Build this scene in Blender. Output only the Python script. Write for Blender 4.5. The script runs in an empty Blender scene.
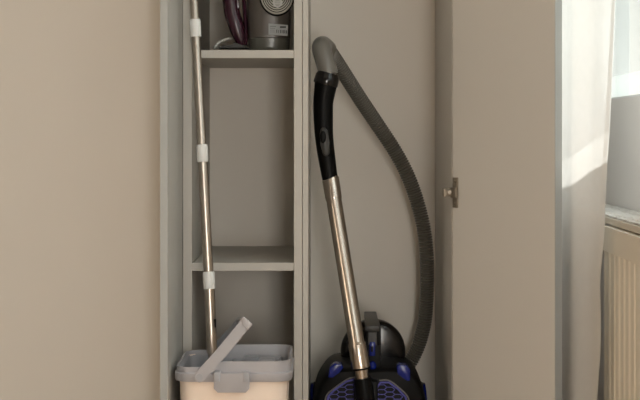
import bpy, bmesh, math, random
from mathutils import Vector, Matrix
PI = math.pi
sc = bpy.context.scene
COL = sc.collection
HC = 0.70                      # camera height (m)
F = 1560.0                     # focal length in pixels of a 640 wide frame

# ------------------------------------------------------------ camera
cd = bpy.data.cameras.new('camera'); cam = bpy.data.objects.new('camera', cd); COL.objects.link(cam)
cam.location = (0, 0, HC); cam.rotation_euler = (PI/2, 0, 0)
cd.sensor_width = 36; cd.lens = F/640*36
cd.shift_x = -6/640; cd.shift_y = -65/640
cd.clip_start = 0.05
sc.camera = cam
# ------------------------------------------------------------ exposure, world, lights
sc.view_settings.view_transform = 'Standard'
sc.view_settings.look = 'None'
sc.view_settings.gamma = 1
sc.view_settings.use_curve_mapping = False
sc.view_settings.exposure = 0.07
w = bpy.data.worlds.new('world'); sc.world = w; w.use_nodes = True
bg = w.node_tree.nodes['Background']; bg.inputs[1].default_value = 1.2
_t = w.node_tree.nodes.new('ShaderNodeTexCoord'); _s = w.node_tree.nodes.new('ShaderNodeSeparateXYZ'); _r = w.node_tree.nodes.new('ShaderNodeValToRGB')
_r.color_ramp.elements[0].position = 0.08; _r.color_ramp.elements[0].color = (0.66, 0.72, 0.68, 1)      # pale horizon
_r.color_ramp.elements[1].position = 0.60; _r.color_ramp.elements[1].color = (2.9, 3.05, 3.1, 1)          # bright overcast above
w.node_tree.links.new(_t.outputs['Generated'], _s.inputs[0]); w.node_tree.links.new(_s.outputs[2], _r.inputs[0])
w.node_tree.links.new(_r.outputs[0], bg.inputs[0])

def area(name, loc, target, sx, sy, power, color):
    l = bpy.data.lights.new(name, 'AREA'); l.shape = 'RECTANGLE'; l.size = sx; l.size_y = sy
    l.energy = power; l.color = color
    o = bpy.data.objects.new(name, l); COL.objects.link(o); o.location = loc
    o.rotation_euler = (Vector(target)-Vector(loc)).to_track_quat('-Z', 'Y').to_euler()
    return o
def sun(name, d, strength, color, ang):
    l = bpy.data.lights.new(name, 'SUN'); l.energy = strength; l.color = color; l.angle = ang
    o = bpy.data.objects.new(name, l); COL.objects.link(o)
    o.rotation_euler = Vector(d).to_track_quat('-Z', 'Y').to_euler(); o.location = (3, 4, 3)
    return o
# daylight of the window on the right wall, the low sun, then two added fill lamps for the unseen room
area('window_daylight', (0.590, 1.2, 1.50), (-1.0, 1.2, 1.40), 2.3, 1.3, 2.5, (0.86, 0.96, 1.0))
sun('sun', (-0.19, -0.20, -0.195), 6.5, (1.0, 0.98, 0.95), 0.02)
area('front_fill_light', (0.42, -1.10, 0.60), (-0.1, 3.0, 0.65), 0.5, 0.9, 34, (1.0, 0.97, 0.91))  # added frontal fill near the camera, no window stands here
area('left_warm_fill', (-2.1, 1.0, 1.0), (0.3, 3.0, 0.7), 1.0, 1.0, 13, (1.0, 0.82, 0.62))  # added warm fill from the left, no visible source

# ------------------------------------------------------------ helpers
def P(px, py, Y):              # a point of the photograph at the distance Y
    return Vector(((px-326)*Y/F, Y, HC-(py-135)*Y/F))

def mat(name, col, rough=0.5, metal=0.0, spec=0.5, noise=0.0, nscale=20.0, bump=0.0, coat=0.0):
    m = bpy.data.materials.new(name); m.use_nodes = True
    nt = m.node_tree; b = nt.nodes['Principled BSDF']
    b.inputs['Base Color'].default_value = (*col, 1); b.inputs['Roughness'].default_value = rough
    b.inputs['Metallic'].default_value = metal; b.inputs['Specular IOR Level'].default_value = spec
    b.inputs['Coat Weight'].default_value = coat
    if noise or bump:
        tc = nt.nodes.new('ShaderNodeTexCoord'); n = nt.nodes.new('ShaderNodeTexNoise')
        n.inputs['Scale'].default_value = nscale; n.inputs['Detail'].default_value = 4
        nt.links.new(tc.outputs['Object'], n.inputs['Vector'])
        if noise:
            mx = nt.nodes.new('ShaderNodeMix'); mx.data_type = 'RGBA'
            mx.inputs[6].default_value = (*[c*(1-noise) for c in col], 1)
            mx.inputs[7].default_value = (*[min(1, c*(1+noise)) for c in col], 1)
            nt.links.new(n.outputs['Fac'], mx.inputs[0]); nt.links.new(mx.outputs[2], b.inputs['Base Color'])
        if bump:
            bp = nt.nodes.new('ShaderNodeBump'); bp.inputs['Strength'].default_value = bump
            bp.inputs['Distance'].default_value = 0.001
            nt.links.new(n.outputs['Fac'], bp.inputs['Height']); nt.links.new(bp.outputs['Normal'], b.inputs['Normal'])
    return m

def emp(name, loc, label, cat, group=None):
    o = bpy.data.objects.new(name, None); COL.objects.link(o); o.location = loc
    o['label'] = label; o['category'] = cat
    if group: o['group'] = group
    o.empty_display_size = 0.05
    return o
def tag(o, label, cat, group=None):
    o['label'] = label; o['category'] = cat
    if group: o['group'] = group
    return o
def obj(name, bm, m, parent=None, smooth=False, label=None):
    me = bpy.data.meshes.new(name)
    bmesh.ops.recalc_face_normals(bm, faces=bm.faces)
    bm.to_mesh(me); bm.free()
    o = bpy.data.objects.new(name, me); COL.objects.link(o)
    me.materials.append(m)
    if smooth:
        for p in me.polygons: p.use_smooth = True
        me.set_sharp_from_angle(angle=math.radians(38))
    if parent:
        o.parent = parent
        if not parent.parent: o.matrix_parent_inverse = Matrix.Translation(-Vector(parent.location))
    if label: o['label'] = label
    return o
def struct(name, bm, m, parent=None, smooth=False):
    o = obj(name, bm, m, parent, smooth)
    if not parent: o['kind'] = 'structure'
    return o
def box(bm, x0, x1, y0, y1, z0, z1, bev=0.0, seg=2):
    r = bmesh.ops.create_cube(bm, size=1)
    vs = r['verts']
    for v in vs:
        v.co = Vector(((x0+x1)/2+v.co.x*(x1-x0), (y0+y1)/2+v.co.y*(y1-y0), (z0+z1)/2+v.co.z*(z1-z0)))
    if bev:
        es = list({e for v in vs for e in v.link_edges})
        r2 = bmesh.ops.bevel(bm, geom=es, offset=bev, segments=seg, affect='EDGES', profile=0.6)
    return bm
def B(*a, **k): return box(bmesh.new(), *a, **k)
def xform(bm, M):
    bmesh.ops.transform(bm, matrix=M, verts=bm.verts); return bm
def sweep(bm, pts, rad, seg=20, flat=1.0, cap=True):
    """tube through pts; rad a list of radii (or (a, b) pairs)"""
    pts = [Vector(p) for p in pts]; n = len(pts)
    T = []
    for i in range(n):
        t = pts[min(i+1, n-1)]-pts[max(i-1, 0)]
        T.append(t.normalized())
    up = Vector((0, 1, 0)) if abs(T[0].y) < 0.8 else Vector((1, 0, 0))
    N = (up-T[0]*up.dot(T[0])).normalized()
    rings = []
    for i in range(n):
        if i:
            N = (N-T[i]*N.dot(T[i])).normalized()
        Bn = T[i].cross(N)
        r = rad[i] if isinstance(rad, (list, tuple)) else rad
        ra, rb = r if isinstance(r, tuple) else (r, r)
        rings.append([bm.verts.new(pts[i]+N*(math.cos(2*PI*k/seg)*ra)+Bn*(math.sin(2*PI*k/seg)*rb)) for k in range(seg)])
    for i in range(n-1):
        for k in range(seg):
            bm.faces.new((rings[i][k], rings[i][(k+1) % seg], rings[i+1][(k+1) % seg], rings[i+1][k]))
    if cap:
        bm.faces.new(rings[0][::-1]); bm.faces.new(rings[-1])
    return bm
def spline(pts, n):
    """catmull-rom resample with n samples per segment"""
    pts = [Vector(p) for p in pts]; out = []
    Q = [pts[0]*2-pts[1]]+pts+[pts[-1]*2-pts[-2]]
    for i in range(1, len(Q)-2):
        for k in range(n):
            t = k/n; a, b, c, d = Q[i-1], Q[i], Q[i+1], Q[i+2]
            out.append(0.5*((2*b)+(c-a)*t+(2*a-5*b+4*c-d)*t*t+(-a+3*b-3*c+d)*t**3))
    out.append(pts[-1]); return out
def resample(pts, step):
    out = [pts[0]]; acc = 0.0
    for a, b in zip(pts, pts[1:]):
        L = (b-a).length; d = step-acc
        while d <= L:
            out.append(a.lerp(b, d/L)); d += step
        acc = (acc+L) % step
    return out
def loft(bm, rings, cap0=True, cap1=True):
    R = [[bm.verts.new(p) for p in r] for r in rings]; n = len(R[0])
    for a, b in zip(R, R[1:]):
        for k in range(n): bm.faces.new((a[k], a[(k+1) % n], b[(k+1) % n], b[k]))
    if cap0: bm.faces.new(R[0][::-1])
    if cap1: bm.faces.new(R[-1])
    return bm
def rrect(cx, cy, w, d, r, z, n=6, sub=0):
    out = []
    for qx, qy, a0 in ((1, 1, 0), (-1, 1, PI/2), (-1, -1, PI), (1, -1, 3*PI/2)):
        for k in range(n+1):
            a = a0+PI/2*k/n
            x = cx+qx*(w/2-r)+math.cos(a)*r; y = cy+qy*(d/2-r)+math.sin(a)*r
            out.append(Vector((x, y, z(x) if callable(z) else z)))
    if sub:
        o2 = []
        for i, p in enumerate(out):
            q = out[(i+1) % len(out)]; o2.append(p)
            if i % (n+1) == n:
                for k in range(1, sub):
                    m_ = p.lerp(q, k/sub); m_.z = z(m_.x) if callable(z) else z; o2.append(m_)
        out = o2
    return out
def prism(bm, pts, depth):
    """outline in space extruded by the vector depth"""
    a = [bm.verts.new(p) for p in pts]; b = [bm.verts.new(Vector(p)+Vector(depth)) for p in pts]
    n = len(a)
    bm.faces.new(a); bm.faces.new(b[::-1])
    for k in range(n): bm.faces.new((a[k], b[k], b[(k+1) % n], a[(k+1) % n]))
    return bm
def bevel_all(bm, off, seg=2):
    bmesh.ops.bevel(bm, geom=list(bm.edges), offset=off, segments=seg, affect='EDGES', profile=0.6); return bm

# ------------------------------------------------------------ materials
lam = mat('greige_laminate', (0.535, 0.512, 0.472), 0.42, noise=0.02, nscale=6)
lam_toned = mat('greige_laminate_toned_down', (0.465, 0.435, 0.39), 0.45)  # darker copy of the laminate, tones down the frontal light on dividers and shelves
lam_back = mat('back_board_light_lifted', (0.74, 0.685, 0.61), 0.5, noise=0.02, nscale=6)  # laminate lightened in colour to make up for weak light in the compartments
door_edge = mat('cool_grey_edge_band', (0.33, 0.34, 0.33), 0.35)
wallm = mat('wall_paint', (0.84, 0.79, 0.75), 0.8, noise=0.015, nscale=5, bump=0.1)
wallg = mat('muted_wall_paint', (0.45, 0.43, 0.40), 0.8, noise=0.015, nscale=5)
ceilm = mat('ceiling_paint', (0.8, 0.78, 0.75), 0.9, noise=0.01)
floorm = mat('wood_floor', (0.62, 0.46, 0.32), 0.45, noise=0.15, nscale=8)
white = mat('white_paint', (0.80, 0.80, 0.78), 0.35, noise=0.01)
cream = mat('cream_enamel', (0.80, 0.74, 0.62), 0.35, noise=0.01)
black = mat('black_plastic', (0.003, 0.003, 0.003), 0.45, spec=0.12)
blackg = mat('black_gloss_plastic', (0.006, 0.005, 0.005), 0.15, spec=0.4)
grey_rub = mat('grey_rubber', (0.165, 0.155, 0.138), 0.33, noise=0.05)
hosem = mat('hose_plastic', (0.12, 0.11, 0.093), 0.28, noise=0.05)
darkgrey = mat('dark_grey_plastic', (0.022, 0.020, 0.017), 0.4, spec=0.35)
blue = mat('blue_plastic', (0.005, 0.014, 0.16), 0.22, spec=0.3, noise=0.05)
bluel = mat('blue_violet_plastic', (0.10, 0.10, 0.38), 0.4, spec=0.2, noise=0.05)
steel = mat('polished_steel', (0.50, 0.44, 0.38), 0.24, 1.0)
steel2 = mat('mop_steel', (0.44, 0.39, 0.34), 0.30, 1.0)
nickel = mat('nickel', (0.30, 0.26, 0.21), 0.5, 0.9)
collarm = mat('white_collar_plastic', (0.74, 0.74, 0.72), 0.5, noise=0.02)
lilac = mat('grey_bucket_plastic', (0.37, 0.36, 0.38), 0.42, noise=0.02)
lilac2 = mat('grey_bucket_plastic_inner', (0.33, 0.335, 0.36), 0.45, noise=0.02)
peach = mat('cream_bucket_plastic', (0.84, 0.71, 0.61), 0.4, noise=0.02)
maroon = mat('maroon_plastic', (0.034, 0.008, 0.016), 0.25)
taupe = mat('taupe_plastic', (0.085, 0.072, 0.062), 0.33, noise=0.02)
taupe2 = mat('taupe_plastic_tank', (0.085, 0.080, 0.065), 0.28, noise=0.02)
platem = mat('grey_sole_plate', (0.32, 0.31, 0.26), 0.4, 0.0)
paper = mat('label_paper', (0.30, 0.31, 0.31), 0.6)
ink = mat('ink', (0.03, 0.03, 0.03), 0.6)
cordm = mat('braided_cord', (0.42, 0.40, 0.36), 0.8, noise=0.5, nscale=320)
lacem = mat('white_lace', (0.74, 0.73, 0.70), 0.9, noise=0.03)

def glass_mat():
    m = bpy.data.materials.new('window_glass'); m.use_nodes = True; nt = m.node_tree; nt.nodes.clear()
    o = nt.nodes.new('ShaderNodeOutputMaterial'); t = nt.nodes.new('ShaderNodeBsdfTransparent'); g = nt.nodes.new('ShaderNodeBsdfGlossy')
    g.inputs['Roughness'].default_value = 0.02; t.inputs[0].default_value = (0.95, 0.97, 0.96, 1)
    x = nt.nodes.new('ShaderNodeMixShader'); x.inputs[0].default_value = 0.06
    nt.links.new(t.outputs[0], x.inputs[1]); nt.links.new(g.outputs[0], x.inputs[2]); nt.links.new(x.outputs[0], o.inputs[0])
    return m
def sheer_mat(lo=0.10, hi=0.16, name='sheer_voile', alb=1.0):
    m = bpy.data.materials.new(name); m.use_nodes = True; nt = m.node_tree; nt.nodes.clear()
    o = nt.nodes.new('ShaderNodeOutputMaterial'); d = nt.nodes.new('ShaderNodeBsdfDiffuse'); tl = nt.nodes.new('ShaderNodeBsdfTranslucent')
    t = nt.nodes.new('ShaderNodeBsdfTransparent')
    tc = nt.nodes.new('ShaderNodeTexCoord'); wv = nt.nodes.new('ShaderNodeTexNoise'); wv.inputs['Scale'].default_value = 60
    mr = nt.nodes.new('ShaderNodeMapRange'); mr.inputs[3].default_value = lo; mr.inputs[4].default_value = hi
    nt.links.new(tc.outputs['Object'], wv.inputs['Vector']); nt.links.new(wv.outputs['Fac'], mr.inputs[0])
    d.inputs[0].default_value = (0.84*alb, 0.84*alb, 0.84*alb, 1); tl.inputs[0].default_value = (0.84*alb, 0.82*alb, 0.79*alb, 1)
    a = nt.nodes.new('ShaderNodeMixShader'); a.inputs[0].default_value = 0.5
    b = nt.nodes.new('ShaderNodeMixShader')
    nt.links.new(d.outputs[0], a.inputs[1]); nt.links.new(tl.outputs[0], a.inputs[2])
    nt.links.new(mr.outputs[0], b.inputs[0]); nt.links.new(a.outputs[0], b.inputs[1]); nt.links.new(t.outputs[0], b.inputs[2])
    nt.links.new(b.outputs[0], o.inputs[0])
    return m
glassm = glass_mat(); sheer = sheer_mat()
def smoke_mat():
    m = mat('smoked_clear_plastic', (0.006, 0.005, 0.005), 0.14, spec=0.3)
    return m
smoke = smoke_mat()

# ------------------------------------------------------------ the room
XL, XR, YB, YF, ZC = -2.2, 0.60, -1.3, 3.52, 2.5
WT = 0.16                                         # thickness of the right wall
WY0, WY1, WZ0, WZ1 = -0.05, 3.44, 0.775, 2.25      # window opening
struct('floor', B(XL-.1, XR+WT, YB-.1, YF+.1, -0.1, 0), floorm)
struct('ceiling', B(XL-.1, XR+WT, YB-.1, YF+.1, ZC, ZC+.1), ceilm)
struct('wall_back', B(XL-.1, XR+WT, YF, YF+.1, 0, ZC), wallm)
struct('wall_left', B(XL-.1, XL, YB, YF, 0, ZC), wallm)
struct('wall_front', B(XL-.1, XR+WT, YB-.1, YB, 0, ZC), wallg)
bm = bmesh.new()
box(bm, XR, XR+WT, YB, YF, 0, WZ0); box(bm, XR, XR+WT, YB, YF, WZ1, ZC)
box(bm, XR, XR+WT, YB, WY0, WZ0, WZ1); box(bm, XR, XR+WT, WY1, YF, WZ0, WZ1)
struct('wall_right', bm, wallm)
# window: deep white frame flush with the wall, two sashes
fx0, fx1 = XR+0.005, XR+0.065
bm = bmesh.new()
box(bm, fx0, fx1, WY0, WY1, WZ0-.002, WZ0+0.004); box(bm, fx0, fx1, WY0, WY1, WZ1-0.05, WZ1, 0.003)
box(bm, fx0, fx1, WY0, WY0+.05, WZ0+.004, WZ1-.05, 0.003); box(bm, fx0, fx1, WY1-.03, WY1, WZ0+.004, WZ1-.05, 0.003)
box(bm, fx0, fx1, 1.70, 1.76, WZ0+.004, WZ1-.05, 0.003)
wf = struct('window_1', bm, white)
for y0, y1 in ((WY0+.05, 1.70), (1.76, WY1-.03)):
    obj('pane', B(XR+.033, XR+.037, y0, y1, WZ0+.004, WZ1-.05), glassm, wf)
# windowsill shelf over the radiator
struct('trim_1', B(0.509, XR-.001, 1.30, 3.45, 0.5385, 0.551, 0.002), mat('sill_board', (0.62, 0.55, 0.45), 0.4, noise=0.03))
struct('baseboard_right', B(XR-.014, XR, YB, 3.5, 0, 0.07), white)

bl = emp('roller_blind', (.596, 1.7, .817), 'pale sheer blind lowered almost to the bottom of the window', 'blind')
obj('fabric', B(.5955, .5965, 0.0, 3.41, .822, 2.26), sheer_mat(.78, .82, 'sheer_blind', .55), bl)
obj('roller', sweep(bmesh.new(), [(.575, 0, 2.28), (.575, 3.41, 2.28)], .02, 16), white, bl, True)

# lace runner: openwork grid on the sill
bm = bmesh.new()
cell = 0.0105; nx = 8; ny = 140; lx0 = 0.512; ly0 = 1.9
grid = {}
def lv(i, j):
    if (i, j) not in grid:
        x = lx0+i*cell+0.0015*math.sin(j*1.3); y = ly0+j*cell
        if i == 0: x += 0.004*abs(math.sin(j*PI/4))
        grid[(i, j)] = bm.verts.new((x, y, 0.5530+0.0008*math.sin(i*1.9+j*0.7)))
    return grid[(i, j)]
for i in range(nx):
    for j in range(ny):
        u, v = i % 4, j % 4
        if (u, v) in ((1, 1), (2, 2), (1, 3)) : continue
        bm.faces.new((lv(i, j), lv(i+1, j), lv(i+1, j+1), lv(i, j+1)))
o = obj('lace_runner', bm, lacem)
sm = o.modifiers.new('thick', 'SOLIDIFY'); sm.thickness = 0.0015; sm.offset = 0
tag(o, 'white openwork lace runner lying along the windowsill', 'lace cloth')

# radiator under the sill
rad = emp('radiator', (0.54, 2.1, 0.06), 'cream ribbed panel radiator fixed under the windowsill', 'radiator')
bm = bmesh.new()
ry0, ry1 = 1.40, 2.815; pitch = 0.044
n = int((ry1-ry0)/pitch); prof = []
for k in range(n):
    y = ry0+k*pitch
    for a, b in ((0, 0), (.30, 0), (.40, .0022), (.90, .0022)): prof.append((y+a*pitch, .502+b))
prof.append((ry1, .502))
lo = [bm.verts.new((x, y, 0.09)) for y, x in prof]; hi = [bm.verts.new((x, y, 0.495)) for y, x in prof]
lo2 = [bm.verts.new((x+.014, y, 0.09)) for y, x in prof]; hi2 = [bm.verts.new((x+.014, y, 0.495)) for y, x in prof]
for k in range(len(prof)-1):
    bm.faces.new((lo[k], lo[k+1], hi[k+1], hi[k])); bm.faces.new((lo2[k], lo2[k+1], hi2[k+1], hi2[k]))
    bm.faces.new((hi[k], hi[k+1], hi2[k+1], hi2[k])); bm.faces.new((lo[k], lo[k+1], lo2[k+1], lo2[k]))
for k in (0, -1): bm.faces.new((lo[k], hi[k], hi2[k], lo2[k]))
obj('front_panel', bm, cream, rad)
obj('back_panel', B(.562, .572, ry0, ry1, .09, .495, .003), cream, rad)
bm = bmesh.new()
box(bm, .500, .575, ry0, ry1,   .492, .5365, .001)
for k in range(40): box(bm, .52, .56, ry0+.02+k*.034, ry0+.026+k*.034, .52, .537)
obj('top_grille', bm, cream, rad)
for y in (ry0-.003, ry1): obj('side_cover', B(.504, .578, y, y+.004, .085, .502, .001), cream, rad)
for y in (1.6, 2.6): obj('wall_bracket', B(.572, .5995, y, y+.03, .15, .45), white, rad)
obj('pipe', sweep(bmesh.new(), [(.54, ry1-.02, .11), (.54, ry1-.02, .05), (.54, ry1-.02, .001)], .008, 12), white, rad, True)

# sheer curtain hanging parallel to the window wall
cur = emp('curtain', (0.46, 2.9, 0.03), 'sheer white curtain hanging beside the window, sunlit above, behind the open door', 'curtain')
def cx(y, z):
    t = (y-2.68)/0.8
    a = 0.490-0.28*(min(y, 2.95)-2.635)+0.0045*math.sin(y*33+0.7*z)+0.002*math.sin(y*71+1.3+z)
    return a
def cy0(z):                                    # near edge, runs a little further back lower down
    return 2.630+0.066*max(0, min(1, (1.0-z)/.55))+0.02*max(0, min(1, (0.40-z)/.25))+0.004*math.sin(z*30+1)*max(0, min(1, (0.75-z)/.3))
bm = bmesh.new(); NY, NZ = 110, 90; g = []
for j in range(NZ+1):
    z = 0.03+(2.33-0.03)*j/NZ; y0 = cy0(z)
    g.append([bm.verts.new((cx(y0+(3.40-y0)*i/NY, z), y0+(3.40-y0)*i/NY, z)) for i in range(NY+1)])
for j in range(NZ):
    for i in range(NY): bm.faces.new((g[j][i], g[j][i+1], g[j+1][i+1], g[j+1][i]))
obj('fabric', bm, sheer, cur, True)
bm = bmesh.new()                               # stitched double hem on the near edge
for j in range(NZ): 
    q = []
    for (jj, dy) in ((j, 0), (j, .014), (j+1, .014), (j+1, 0)):
        z = 0.03+2.30*jj/NZ; y = cy0(z)+dy; q.append(bm.verts.new((cx(y, z)-.0015, y, z)))
    bm.faces.new(q)
bmesh.ops.remove_doubles(bm, verts=bm.verts, dist=1e-5)
obj('hem', bm, sheer, cur, True)
tag(obj('curtain_rail', B(.43, .50, 1.2, 3.46, 2.33, 2.36, .004), white), 'white curtain rail under the ceiling holding the sheer curtain', 'curtain rail')

# ------------------------------------------------------------ wardrobe
YC, YK = 3.0, 3.455                                # carcass front and inner back
Z0, ZT = 0.06, 2.25
wd = emp('wardrobe', (-0.02, 3.23, 0), 'open greige laminate wardrobe holding cleaning tools, both doors open', 'wardrobe')
def panel(name, *a, m=lam, parent=wd, bev=0.0008, label=None): return obj(name, B(*a, bev), m, parent, label=label)
panel('side_panel', -.2752, -.2577, YC, YK+.012, 0, ZT, m=lam_toned)
panel('side_panel', .242, .258, YC+.004, YK+.012, 0, ZT)
panel('back_panel', -.2577, .242, YK, YK+.012, Z0, ZT-.016, m=lam_back)
panel('bottom_panel', -.2577, .242, YC+.003, YK, Z0-.016, Z0)
panel('top_panel', -.2577, .242, YC+.003, YK, ZT-.016, ZT)
panel('plinth', -.2577, .242, YC+.03, YC+.046, 0, Z0-.016)
panel('divider', -.0618, -.0457, YC, YK, Z0, ZT-.016, m=lam_toned)
panel('divider', -.0449, -.0340, YC, YK, Z0, ZT-.016, m=lam_toned)
for zt in (.8635, .454, 1.30, 1.75):
    panel('shelf', -.2577, -.0618, YC+.002, YK, zt-.0155, zt, m=lam_toned)
# left door, standing straight out
dl = obj('door', B(-.2885, -.2755, 2.715, 2.993, .05, ZT-.003, .001), lam, wd)
obj('edge_band', B(-.2885, -.2755, 2.7135, 2.715, .05, ZT-.003), door_edge, dl, label='cool grey edge band')
# right door, opened wider than a right angle
ang = math.radians(36.4); hx, hy = .2428, 2.99
def door_xf(): # local x runs along the door from the hinge, local y is the outward normal
    return Matrix(((math.sin(ang), math.cos(ang), 0, hx), (-math.cos(ang), math.sin(ang), 0, hy), (0, 0, 1, 0), (0, 0, 0, 1)))
dr = obj('door', xform(B(0, .275, 0, .0165, .05, ZT-.003, .001), door_xf()), lam, wd)
obj('edge_band', xform(B(.275, .2765, 0, .0165, .05, ZT-.003), door_xf()), door_edge, dr, label='cool grey edge band')
def hinge(parent, z):
    bm = bmesh.new()
    box(bm, .003, .017, -.0035, 0, z-.029, z+.029, .0015)        # cup flange
    box(bm, .004, .020, -.010, -.003, z-.010, z+.010, .002)      # cup boss
    xform(bm, door_xf())
    box(bm, .2290, .2460, 2.978, 2.992, z-.005, z+.006, .003)    # arm
    box(bm, .2245, .2300, 2.978, 3.010, z-.008, z+.008, .002)
    box(bm, .2300, .2420, 3.004, 3.030, z-.008, z+.008, .001)
    h = obj('hinge', bm, nickel, parent, label='nickel hinge')
    bm = bmesh.new()
    for dz in (-.022, .022):
        b2 = bmesh.ops.create_cone(bm, segments=12, radius1=.003, radius2=.003, depth=.002, cap_ends=True, matrix=Matrix.Translation((.010, -.0042, z+dz)) @ Matrix.Rotation(PI/2, 4, 'X'))
    xform(bm, door_xf())
    bmesh.ops.create_cone(bm, segments=12, radius1=.0042, radius2=.0035, depth=.003, cap_ends=True, matrix=Matrix.Translation((.2355, 2.974, z+.001)) @ Matrix.Rotation(PI/2, 4, 'X'))
    # hinge screws sit in the hinge mesh's own space
    obj('screw', bm, nickel, h, True)
hinge(dr, .590)

# neighbouring wardrobe, closed
w2 = emp('wardrobe', (-.65, 3.23, 0), 'closed plain greige wardrobe left of the open one', 'wardrobe')
def panel2(name, *a): return obj(name, B(*a, .0008), lam, w2)
panel2('side_panel', -1.12, -1.104, 3.0, YK+.012, 0, ZT); panel2('side_panel', -.2935, -.2775, 3.0, YK+.012, 0, ZT)
panel2('back_panel', -1.104, -.2935, YK, YK+.012, Z0, ZT); panel2('top_panel', -1.104, -.2935, 3.0, YK, ZT-.016, ZT)
panel2('bottom_panel', -1.104, -.2935, 3.0, YK, Z0-.016, Z0); panel2('plinth', -1.104, -.2935, 3.03, 3.046, 0, Z0-.016)
obj('door', B(-1.12, -.2915, 2.980, 2.997, .05, ZT-.003, .001), lam, w2)

# ------------------------------------------------------------ mop bucket
bx, by = -0.1642, 2.855
bk = emp('mop_bucket', (bx, by, 0), 'grey rimmed cream mop bucket standing before the shelf compartment', 'bucket')
def sst(x):                                     # rim steps up over the wringer side
    t = max(0, min(1, (x+.205)/.026)); return t*t*(3-2*t)
BW, BD = .197, .222
cyb = by
rings = []
for z, s in ((.004, .80), (0, .81), (.0, .84), (.006, .86), (.15, .93), (.285, .985)):
    rings.append(rrect(bx, cyb, BW*s+(.0), BD*s, .030*s, z))
obj('bucket_body', loft(bmesh.new(), rings[1:], True, False), peach, bk, True)
# rim: lower band and a slimmer upper band that steps up
ztop = lambda x: .2915+.0105*sst(x)
rings = [rrect(bx, cyb, BW*.955, BD*.955, .026, .266, sub=24), rrect(bx, cyb, BW+.009, BD+.006, .032, .266, sub=24), rrect(bx, cyb, BW+.012, BD+.009, .034, .2685, sub=24),
         rrect(bx, cyb, BW+.012, BD+.009, .034, lambda x: .2800, sub=24), rrect(bx, cyb, BW+.006, BD+.003, .032, .2825, sub=24),
         rrect(bx, cyb, BW+.006, BD+.003, .032, lambda x: ztop(x)-.003, sub=24), rrect(bx, cyb, BW+.005, BD+.003, .030, ztop, sub=24),
         rrect(bx, cyb, BW-.001, BD-.003, .027, ztop, sub=24), rrect(bx, cyb, BW-.004, BD-.006, .025, lambda x: ztop(x)-.003, sub=24), rrect(bx, cyb, BW*.955, BD*.955, .023, .266, sub=24)]
rm = obj('rim', loft(bmesh.new(), rings, False, False), lilac, bk, True)
# inner liner: washing well on the left, wringer deck on the right
bm = bmesh.new()
loft(bm, [rrect(bx, cyb, BW-.004, BD-.006, .025, .286), rrect(bx, cyb, BW-.008, BD-.010, .025, .272), rrect(bx, cyb, BW-.030, BD-.030, .02, .12), rrect(bx, cyb, BW-.034, BD-.034, .018, .115)], False, True)
obj('liner', bm, lilac2, bk, True)
bm = bmesh.new()
box(bm, bx-.010, bx+.088, cyb-.098, cyb+.100, .262, .268, .002)
box(bm, bx-.014, bx-.006, cyb-.100, cyb+.102, .14, .276, .002)
box(bm, bx+.010, bx+.080, cyb+.066, cyb+.098, .266, .284, .004)
obj('wringer_tray', bm, lilac2, bk, True)
bm = bmesh.new()
box(bm, bx+.040, bx+.070, cyb+.020, cyb+.050, .266, .287, .004)
obj('wringer_block', bm, lilac, bk, True)
# latch on the front
yf = cyb-(BD+.009)/2
bm = bmesh.new()
a = [P(214, 371, yf), P(221, 371, yf), P(221, 373.5, yf), P(243, 373.5, yf), P(243, 371, yf), P(249.5, 371, yf), P(249.5, 388, yf), P(246, 392, yf), P(218, 392, yf), P(214, 388, yf)]
prism(bm, [Vector((p.x, yf-.008, p.z)) for p in a], (0, .012, 0)); bevel_all(bm, .0012)
lt = obj('latch', bm, lilac, bk, True)
for x0, x1 in ((214.6, 220.4), (243.6, 249.2)):
    p0, p1 = P(x0, 381, yf), P(x1, 371.4, yf)
    obj('latch_hinge', B(p0.x, p1.x, yf-.0105, yf-.006, p0.z, p1.z, .001), lilac2, lt, True)
# handle: front arm, cross grip, rear arm, pivots
def arm(bm, a, b, wa, wb, y0, y1, ea=True):
    """flat strap in the XZ plane between a and b, round at a, square at b; y0/y1 depth at both ends"""
    a = Vector(a); b = Vector(b); d = (b-a).normalized(); n = Vector((-d.z, 0, d.x))
    out = []
    for k in range(9):
        t = PI/2+PI*k/8; out.append(a+d*(math.cos(t)*wa)+n*(math.sin(t)*wa))
    for f in (0.25, 0.5, 0.75): out.append(a.lerp(b, f)-n*(wa+(wb-wa)*f)-n*.0015*math.sin(PI*f))
    out.append(b-n*wb); out.append(b+n*wb)
    for f in (0.75, 0.5, 0.25): out.append(a.lerp(b, f)+n*(wa+(wb-wa)*f)-n*.0015*math.sin(PI*f))
    prism(bm, out, (0, y1, 0)); return bm
fy = yf-.010
A, Bp = P(199.5, 377, fy), P(246.5, 322, fy)
hd = obj('handle', bevel_all(arm(bmesh.new(), A, Bp, .0098, .0100, 0, .006), .0012), lilac, bk, True)
ry = cyb+(BD+.009)/2+.002
A2, B2 = P(209, 356, ry), P(240.5, 322.5, ry-.045)
bm = bmesh.new(); A2v = Vector((A2.x, ry, A2.z)); B2v = Vector(B2)
sweep(bm, [A2v, A2v.lerp(B2v, .5), B2v], [(.003, .009)]*3, 12)
obj('handle_arm', bm, darkgrey if False else lilac2, hd, True)
bm = bmesh.new()
d = (Bp-A).normalized(); n = Vector((-d.z, 0, d.x))
cr = [Bp-d*.002+n*.0102, Bp+d*.004+n*.0105, Bp+d*.005+n*.004, Bp+d*.004-n*.0108, Bp-d*.010-n*.0108, Bp-d*.008+n*.002]
v0 = [bm.verts.new(p+Vector((0, -.002, 0))) for p in cr]; off = B2v-Bp
v1 = [bm.verts.new(p+off*1.0) for p in cr]
bm.faces.new(v0); bm.faces.new(v1[::-1])
for k in range(6): bm.faces.new((v0[k], v1[k], v1[(k+1) % 6], v0[(k+1) % 6]))
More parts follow.
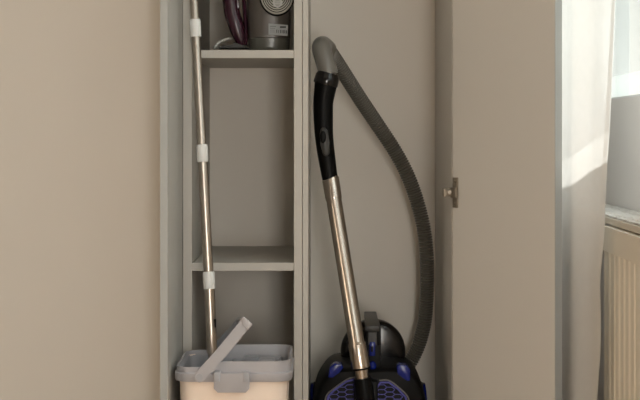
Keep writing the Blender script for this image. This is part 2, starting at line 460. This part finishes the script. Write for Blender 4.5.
obj('grip', bevel_all(bm, .001), lilac, hd, True)
bm = bmesh.new()
bmesh.ops.create_cone(bm, segments=20, radius1=.006, radius2=.006, depth=.014, cap_ends=True, matrix=Matrix.Translation(A+Vector((0, .006, 0))) @ Matrix.Rotation(PI/2, 4, 'X'))
obj('pivot', bm, lilac2, hd, True)

# ------------------------------------------------------------ mop standing in the bucket
mp = emp('mop', P(211.5, 352, 2.88), 'steel mop handle with white collars leaning up from the grey bucket', 'mop')
def my(py): return 2.965-(.085*(py+400)/780)             # the pole leans back towards the shelves
def mc(px, py): return P(px, py, my(py))
S = F/2.93
secs = [((188.3, -110), (195.3, 27), .0082), ((195.3, 27), (202.2, 152), .0086), ((202.2, 152), (208.9, 279), .0092), ((208.9, 279), (212.2, 353), .0098)]
for a, b, r in secs:
    obj('pole_section', sweep(bmesh.new(), [mc(*a), mc((a[0]+b[0])/2, (a[1]+b[1])/2), mc(*b)], r, 24), steel2, mp, True)
lowp = mc(212.2, 353); dirp = (mc(212.2, 353)-mc(208.9, 279)).normalized()
obj('pole_section', sweep(bmesh.new(), [lowp-dirp*.01, lowp+dirp*.07, lowp+dirp*.12], .0075, 20), steel2, mp, True)
for (x, y), r in (((195.3, 27), .0105), ((202.2, 152), .0108), ((208.9, 279), .0110)):
    a, b = mc(x-.40, y-7.4), mc(x+.50, y+9.9)
    obj('collar', sweep(bmesh.new(), [a, a.lerp(b, .03), a.lerp(b, .97), b], [r-.0004, r, r, r-.0004], 24), collarm, mp, True)
p = mc(214.5, 323); obj('lock_button', B(p.x-.0015, p.x+.003, p.y-.007, p.y+.003, p.z-.008, p.z+.008, .001), black, mp)
obj('grip', sweep(bmesh.new(), [mc(188.0, -300), mc(188.1, -200), mc(188.3, -105)], .012, 20), darkgrey, mp, True)
hb = lowp+dirp*.125
obj('mop_head', B(hb.x-.016, hb.x+.020, hb.y-.07, hb.y+.06, .118, .142, .004), collarm, mp)

# ------------------------------------------------------------ garment steamer on the upper shelf
SZ = .8635
st = emp('garment_steamer', (-.115, 3.10, SZ), 'taupe garment steamer with maroon handle on the top shelf', 'garment steamer')
ys = 3.10
cxs = (P(268.5, 30, 3.06)).x
def srings(zs, d0=.086):
    out = []
    for z, wpx, off in zs:
        wm = wpx*3.06/F; out.append(rrect(cxs+off, ys, wm, d0*wpx/44, min(.034, wm*.44), z))
    return out
obj('water_tank', loft(bmesh.new(), srings([(SZ+.0005, 38.5, 0), (SZ+.002, 40, 0), (SZ+.010, 41, 0), (SZ+.0265, 42, 0), (SZ+.0270, 41.4, 0)])), taupe2, st, True)
obj('housing', loft(bmesh.new(), srings([(SZ+.0272, 41.6, 0), (SZ+.0278, 42.4, 0), (SZ+.06, 43.5, 0), (SZ+.11, 43.5, -.001), (SZ+.16, 41, -.002), (SZ+.20, 34, -.004), (SZ+.215, 22, -.004), (SZ+.218, 10, -.004)])), taupe, st, True)
# round steam plate on the front, tilted up a little
pc = P(277, -5.0, 3.046); R0 = .0338
Mp = Matrix.Translation(pc) @ Matrix.Rotation(math.radians(90+3), 4, 'X')
def disc(rp, m, name, parent, prof):
    bm = bmesh.new(); rr = []
    for r, h in prof: rr.append([Vector((math.cos(2*PI*k/48)*r, math.sin(2*PI*k/48)*r*1.17, h)) for k in range(48)])
    loft(bm, rr); xform(bm, Mp); return obj(name, bm, m, parent, True)
hh = disc(0, black, 'steam_head', st, [(R0-.004, -.020), (R0+.001, -.014), (R0+.0015, -.002), (R0, 0)])
pl = disc(0, platem, 'steam_plate', hh, [(R0-.0015, -.002), (R0-.0015, .002), (R0-.0030, .0035)])
for i in range(5):
    r = .0285-.0036*i
    bm = bmesh.new(); pts = [Vector((math.cos(2*PI*k/48)*r, math.sin(2*PI*k/48)*r*1.17, .0036)) for k in range(49)]
    sweep(bm, pts, .0009, 6); xform(bm, Mp)
    obj('groove', bm, black, pl, True)
bm = bmesh.new(); pts = []
for k in range(28):
    t = 2*PI*k/28; pts.append(Vector((.0012+.0098*math.cos(t), -.0060*1-.0110+.0085*math.sin(t)+.0025*abs(math.cos(t)), .0036)))
prism(bm, [Mp @ p for p in pts], (Mp.to_3x3() @ Vector((0, 0, .0009))))
bd = obj('badge', bm, mat('pale_badge', (.34, .34, .32), .4), pl)
bm = bmesh.new()
for dy, hw in ((-.011, .004), (-.014, .0055), (-.018, .0045), (-.021, .003)): box(bm, .0012-hw, .0012+hw, dy-.0004, dy+.0004, .0045, .0049)
xform(bm, Mp); obj('print', bm, taupe2, bd)
# rating sticker
yl = ys-.086*.5*.985-.0012
q = [P(268.5, 23.5, yl), P(288, 25, yl), P(287.5, 36, yl), P(268.5, 34.5, yl)]
bm = bmesh.new(); prism(bm, q, (0, .002, 0)); stk = obj('sticker', bm, paper, st)
bm = bmesh.new()
def inkbar(x0, x1, y0, y1):
    a, b = P(x0, y1, yl), P(x1, y0, yl); box(bm, a.x, b.x, yl-.0003, yl+.0002, a.z, b.z)
for x0, x1, y0, y1 in ((280, 286, 26.2, 28.0), (270, 276, 26.3, 26.7), (270, 275, 28.2, 28.5), (270, 274.5, 30, 30.3), (270, 275, 31.8, 32.1), (276.4, 277.2, 29.6, 32.8), (278.4, 279.0, 30, 33), (280.3, 281.2, 29.8, 33.2), (282, 282.6, 30.2, 33.2), (283.4, 284.6, 30, 33.4), (285.6, 286.8, 30.3, 33.6)):
    inkbar(x0, x1, y0, y1)
obj('print', bm, ink, stk)
# maroon handle
Yh = 3.085
hp = [(226, -40), (226.5, -18), (230.5, 0), (232, 12), (235, 22), (238, 32), (241, 41), (243.5, 45)]
hw = [5, 7.0, 8.0, 8.0, 8.0, 7.3, 5.2, 3.2]
pts = spline([P(x, y, Yh) for x, y in hp], 6)
rad_ = []
for i in range(len(pts)):
    f = i/6; k = min(int(f), len(hw)-2); r = (hw[k]*(1-(f-k))+hw[k+1]*(f-k))*Yh/F; rad_.append((r*.95, r))
gr = obj('handle', sweep(bmesh.new(), pts, rad_, 20), maroon, st, True, label='maroon handle')
bm = bmesh.new(); sweep(bm, spline([P(241, -40, Yh), P(243, -10, Yh), P(245, 15, Yh), P(246, 35, Yh), P(245, 45, Yh)], 5), [(.010, .0042)]*21, 12)
obj('handle_band', bm, maroon, gr, True)
bm = bmesh.new(); prism(bm, [P(234, -6, Yh-.009), P(238.5, 0, Yh-.009), P(240, 7, Yh-.009), P(235, 11, Yh-.009)], (0, .018, 0)); bevel_all(bm, .0015)
obj('trigger', bm, maroon, gr, True)
bm = bmesh.new(); sweep(bm, spline([P(226, -40, Yh), P(232, -52, Yh), P(246, -56, Yh)], 5), [(.011, .012)]*11, 14); obj('handle_bridge', bm, maroon, gr, True)
# braided cord and its strain relief
bm = bmesh.new()
q = [P(233, 38.5, 3.10), P(226, 39.5, 3.08), P(219, 42.5, 3.07), P(215, 46.5, 3.065), P(214, 48.2, 3.075), P(217, 47.5, 3.12), P(228, 46.8, 3.17), P(246, 45.5, 3.20), P(262, 44.5, 3.20)]
q = [Vector((v.x, v.y, max(v.z, SZ+.0032))) for v in q]
cp = resample(spline(q, 10), .0015)
sweep(bm, cp, [.0026+.0005*math.sin(i*1.6) for i in range(len(cp))], 10)
obj('power_cord', bm, cordm, st, True)
bm = bmesh.new()
prism(bm, [P(218, 48, 3.06), P(222, 45.5, 3.06), P(232, 45, 3.06), P(234, 42, 3.06), P(242, 45, 3.06), P(249, 48, 3.06)], (0, .05, 0)); 
for v in bm.verts: v.co.z = max(v.co.z, SZ+.0005)
bevel_all(bm, .001); obj('base_foot', bm, darkgrey, st, True)

# ------------------------------------------------------------ vacuum cleaner
vc = emp('vacuum_cleaner', (.086, 3.18, Z0), 'black and blue canister vacuum cleaner parked in the wardrobe, steel tube upright', 'vacuum cleaner')
vx = .086
half = [(0, .247), (.030, .2485), (.060, .248), (.078, .2425), (.092, .230), (.103, .210), (.1105, .182), (.113, .155), (.110, .12), (.104, .09), (.094, .078), (.06, .073), (0, .072)]
def vring(Y, s, dz=0, sx=1):
    pts = [Vector((x, 0, z)) for x, z in half]; full = spline(pts, 4)
    R = [Vector((p.x, 0, p.z)) for p in full]+[Vector((-p.x, 0, p.z)) for p in full[-2:0:-1]]
    zc = .16
    return [Vector((vx+p.x*s*sx, Y, zc+(p.z-zc)*s+dz)) for p in R]
bm = bmesh.new()
loft(bm, [vring(3.030, .90), vring(3.034, .95), vring(3.045, .985), vring(3.07, 1.0), vring(3.20, 1.0, 0, 1.0), vring(3.27, .95), vring(3.31, .85), vring(3.33, .68)])
obj('body', bm, black, vc, True)
# dust container
def cyl(cx_, cz, prof, seg=56):
    bm = bmesh.new()
    loft(bm, [[Vector((cx_+math.cos(2*PI*k/seg)*r, y, cz+math.sin(2*PI*k/seg)*r)) for k in range(seg)] for r, y in prof]); return bm
cc = P(373, 351.5, 3.19)
dc = obj('dust_container', cyl(cc.x, cc.z, [(.050, 3.168), (.059, 3.170), (.0645, 3.178), (.0665, 3.190), (.0665, 3.20), (.060, 3.25), (.052, 3.29), (.04, 3.31)]), smoke, vc, True)
# carry handle bar and its post
x0, x1 = P(365, 326, 3.045).x, P(379, 326, 3.045).x
zt = P(365, 325.5, 3.045).z
bm = bmesh.new()
vs = [(x0+.000, 3.045, zt), (x1+.001, 3.045, zt), (x1+.001, 3.235, zt+.006), (x0+.003, 3.235, zt+.006)]
prism(bm, vs, (0, 0, -.012)); bevel_all(bm, .002)
ch = obj('carry_handle', bm, darkgrey, vc, True)
bm = bmesh.new()
box(bm, x0+.002, x1+.004, 3.050, 3.088, .205, zt-.010, .004)
box(bm, x1-.004, x1+.004, 3.046, 3.20, zt-.040, zt-.004, .002)
obj('handle_post', bm, black, ch, True)
a, b = P(368, 345, 3.048), P(377, 332, 3.048); obj('recess_panel', B(a.x, b.x, 3.048, 3.056, a.z, b.z, .001), darkgrey, ch)
a, b = P(369.5, 356, 3.044), P(375.3, 342, 3.044); bt = obj('release_button', B(a.x, b.x, 3.043, 3.056, a.z, b.z, .0022), blue, ch, True, label='blue release button')
a, b = P(370.5, 352, 3.044), P(373.2, 346, 3.044); obj('button_inset', B(a.x, b.x, 3.0425, 3.05, a.z, b.z, .001), black, bt, True)
bm = bmesh.new(); bmesh.ops.create_uvsphere(bm, u_segments=20, v_segments=12, radius=1, matrix=Matrix.Translation(P(372.5, 366, 3.045)) @ Matrix.Diagonal((.0078, .009, .0095, 1)))
obj('lower_button', bm, blue, ch, True, label='blue round button')
a, b = P(345, 376, 3.035), P(352, 371, 3.035)
bm = bmesh.new(); box(bm, P(345, 0, 3.03).x, P(396, 0, 3.03).x, 3.033, 3.10, .212, P(0, 371.5, 3.03).z, .006)
obj('rear_shoulder', bm, black, vc, True)
# pedals
for pts in ([(328, 377.5), (330, 367), (335, 363.3), (342, 364.3), (343.5, 368), (339, 373), (333, 377.8)], [(410, 381), (410.3, 370), (407, 365.5), (399, 364.3), (396.5, 367), (397.5, 374), (403, 378), (407, 381)]):
    bm = bmesh.new(); prism(bm, [P(x, y, 3.026) for x, y in pts], (0, .030, 0)); bevel_all(bm, .0022)
    obj('pedal', bm, blue, vc, True, label='blue foot pedal')
# exhaust grilles: frame, dark backing, honeycomb
YG = 3.0275
def inside(p, poly):
    c = False; n = len(poly)
    for i in range(n):
        a, b = poly[i], poly[(i+1) % n]
        if (a[1] > p[1]) != (b[1] > p[1]) and p[0] < (b[0]-a[0])*(p[1]-a[1])/(b[1]-a[1])+a[0]: c = not c
    return c
GL = [(326.5, 404), (328.5, 396), (334, 390.5), (346.5, 381.5), (356, 379), (362, 380), (362, 436), (340, 436), (328, 420)]
GR = [(374, 396), (376, 389), (380.5, 382.5), (389, 382.5), (398, 389), (405.5, 397), (408, 406), (406, 420), (394, 436), (373, 436)]
for poly in (GL, GR):
    bm = bmesh.new(); prism(bm, [P(x, y, YG+.002) for x, y in poly], (0, .006, 0))
    gb = obj('exhaust_grille', bm, black, vc)
    bm = bmesh.new(); pts = [P(x, y, YG) for x, y in poly]; sweep(bm, pts+[pts[0]], .0019, 8)
    obj('grille_frame', bm, bluel, gb, True, label='blue grille frame')
    bm = bmesh.new(); wx, hy2 = 10.6, 4.8                           # flattened hexagons
    done = set()
    for c in range(-1, 14):
        for r in range(-1, 14):
            ox = 326+c*wx*.75; oy = 380+r*hy2+(hy2/2 if c % 2 else 0)
            hexp = [(ox-wx*.5, oy), (ox-wx*.25, oy-hy2*.5), (ox+wx*.25, oy-hy2*.5), (ox+wx*.5, oy), (ox+wx*.25, oy+hy2*.5), (ox-wx*.25, oy+hy2*.5)]
            for k in range(6):
                u, v = hexp[k], hexp[(k+1) % 6]
                key = tuple(sorted(((round(u[0], 2), round(u[1], 2)), (round(v[0], 2), round(v[1], 2)))))
                if key in done or not (inside(u, poly) and inside(v, poly)): continue
                done.add(key)
                sweep(bm, [P(u[0], u[1], YG+.001), P(v[0], v[1], YG+.001)], .0008, 5)
    obj('honeycomb', bm, bluel, gb, label='blue honeycomb grid')
    # grey piping outside the grille
    bm = bmesh.new()
    cxp = sum(p[0] for p in poly)/len(poly); cyp = sum(p[1] for p in poly)/len(poly)
    pts = [P(cxp+(x-cxp)*1.13, cyp+(y-cyp)*1.10, YG+.002) for x, y in poly]
    k0 = pts[:5] if poly is GL else pts[2:7]
    sweep(bm, spline(k0, 4), .0013, 8); obj('piping', bm, grey_rub, gb, True)
# wheels with blue rings
for s in (-1, 1):
    xo = vx+s*.1105
    def ring(prof, m, name, par):
        bm = bmesh.new(); loft(bm, [[Vector((xo+s*h, 3.20+math.cos(2*PI*k/48)*r, .127+math.sin(2*PI*k/48)*r)) for k in range(48)] for r, h in prof]); return obj(name, bm, m, par, True)
    wh = ring([(.060, -.020), (.0665, -.014), (.0665, .000), (.063, .004), (.05, .006)], black, 'wheel', vc)
    ring([(.0655, .000), (.064, .0065), (.054, .0085), (.050, .004)], blue, 'wheel_ring', wh)
obj('caster', sweep(bmesh.new(), [(vx-.012, 3.08, .0725), (vx+.012, 3.08, .0725)], .0125, 20), black, vc, True)
# tube socket
obj('tube_socket', sweep(bmesh.new(), [P(362.4, 378, 3.0), P(364, 388, 3.0), P(367, 412, 3.0), P(368, 425, 3.0)], [.0168, .0182, .019, .018], 24), black, vc, True)
obj('socket_mount', B(P(354, 0, 3.0).x, P(378, 0, 3.0).x, 3.005, 3.04, .10, P(0, 380, 3.02).z, .004), black, vc, True)
# telescopic tube
tb = [P(331, 181.5, 3.085), P(356.8, 343, 3.0)]
def tp(py):
    t = (py-181.5)/(343-181.5); return tb[0].lerp(tb[1], t)
tube = obj('telescopic_tube', sweep(bmesh.new(), [tp(178), tp(182), tp(198), tp(200), tp(201), tp(340), tp(346)], [.0168, .0170, .0165, .0158, .0152, .0152, .0152], 32), steel, vc, True, label='polished steel tube')
obj('outer_tube', sweep(bmesh.new(), [P(356.9, 342.5, 3.0), P(357.1, 344, 3.0), P(361, 367.5, 3.0)], [.0160, .0172, .0178], 32), steel, tube, True)
obj('tube_ring', sweep(bmesh.new(), [P(361, 367.3, 3.0), P(361.3, 369.2, 3.0)], .0182, 32), black, tube, True)
obj('tube_end', sweep(bmesh.new(), [P(361.3, 369, 3.0), P(361.6, 372, 3.0), P(362.6, 380, 3.0)], [.0145, .0140, .0132], 32), steel, tube, True)
p = P(358.5, 343.3, 2.982); obj('catch', B(p.x-.003, p.x+.003, p.y-.002, p.y+.003, p.z-.002, p.z+.002, .0008), nickel, tube)
# grip handle
k_ = 3.085/F
hpts = [((328.8, 74), 9.6), ((326.5, 80), 11.9), ((325.3, 88), 11.0), ((323.3, 102), 10.0), ((323.3, 118), 9.7), ((324.0, 135), 9.2), ((325.9, 152), 8.8), ((328.6, 170), 8.2), ((330.7, 182), 7.8)]
pts = spline([P(x, y, 3.085) for (x, y), _ in hpts], 5); rr = []
for i in range(len(pts)):
    f = i/5; k = min(int(f), len(hpts)-2); rr.append((hpts[k][1]*(1-f+k)+hpts[k+1][1]*(f-k))*k_)
hg = obj('hand_grip', sweep(bmesh.new(), pts, rr, 28), black, vc, True)
obj('grip_collar', sweep(bmesh.new(), [P(328.4, 73, 3.085), P(327.6, 76, 3.085), P(325.6, 83.5, 3.085), P(325.2, 85, 3.085)], [.0205, .0238, .0246, .0236], 28), blackg, hg, True)
bm = bmesh.new(); prism(bm, [P(x, y, 3.065) for x, y in ((321, 128), (325, 127.5), (328, 131), (329.3, 142), (329.8, 153), (327, 156.5), (323, 155), (320.5, 145), (319.6, 134))], (0, .012, 0)); bevel_all(bm, .0018)
sl = obj('suction_slider', bm, darkgrey, hg, True)
bm = bmesh.new(); bmesh.ops.create_uvsphere(bm, u_segments=20, v_segments=12, radius=1, matrix=Matrix.Translation(P(323, 137, 3.064)) @ Matrix.Diagonal((.0060, .003, .0125, 1)))
obj('slider_button', bm, black, sl, True)
# grey swivel elbow + ribbed hose
hs = [((329, 75), 3.085), ((325.5, 63), 3.087), ((322.3, 52), 3.095), ((321.5, 46.5), 3.112), ((323.5, 45.5), 3.14), ((328, 49.5), 3.165)]
obj('swivel_elbow', sweep(bmesh.new(), spline([P(x, y, Y) for (x, y), Y in hs], 6), [.0192]*18+[.0188]*6+[.018]*7, 28), grey_rub, vc, True)
hs = [((327, 48), 3.16), ((334, 58), 3.19), ((346, 76.5), 3.22), ((361, 100), 3.25), ((377.8, 125), 3.28), ((394.3, 150), 3.30), ((407.5, 175), 3.31), ((416.6, 200), 3.32), ((423, 225), 3.325),
      ((426.3, 250), 3.33), ((427, 275), 3.34), ((426.4, 300), 3.35), ((424, 325), 3.36), ((416.5, 350), 3.37), ((405, 370), 3.375), ((392, 382), 3.37), ((380, 388), 3.34), ((376, 390), 3.315)]
cp = resample(spline([P(x, y, Y) for (x, y), Y in hs], 14), .0014)
prf = [.0122, .0148, .0158, .0148]
ho = obj('hose', sweep(bmesh.new(), cp, [prf[i % 4] for i in range(len(cp))], 24), hosem, vc, True)
for p in ho.data.polygons: p.use_smooth = True
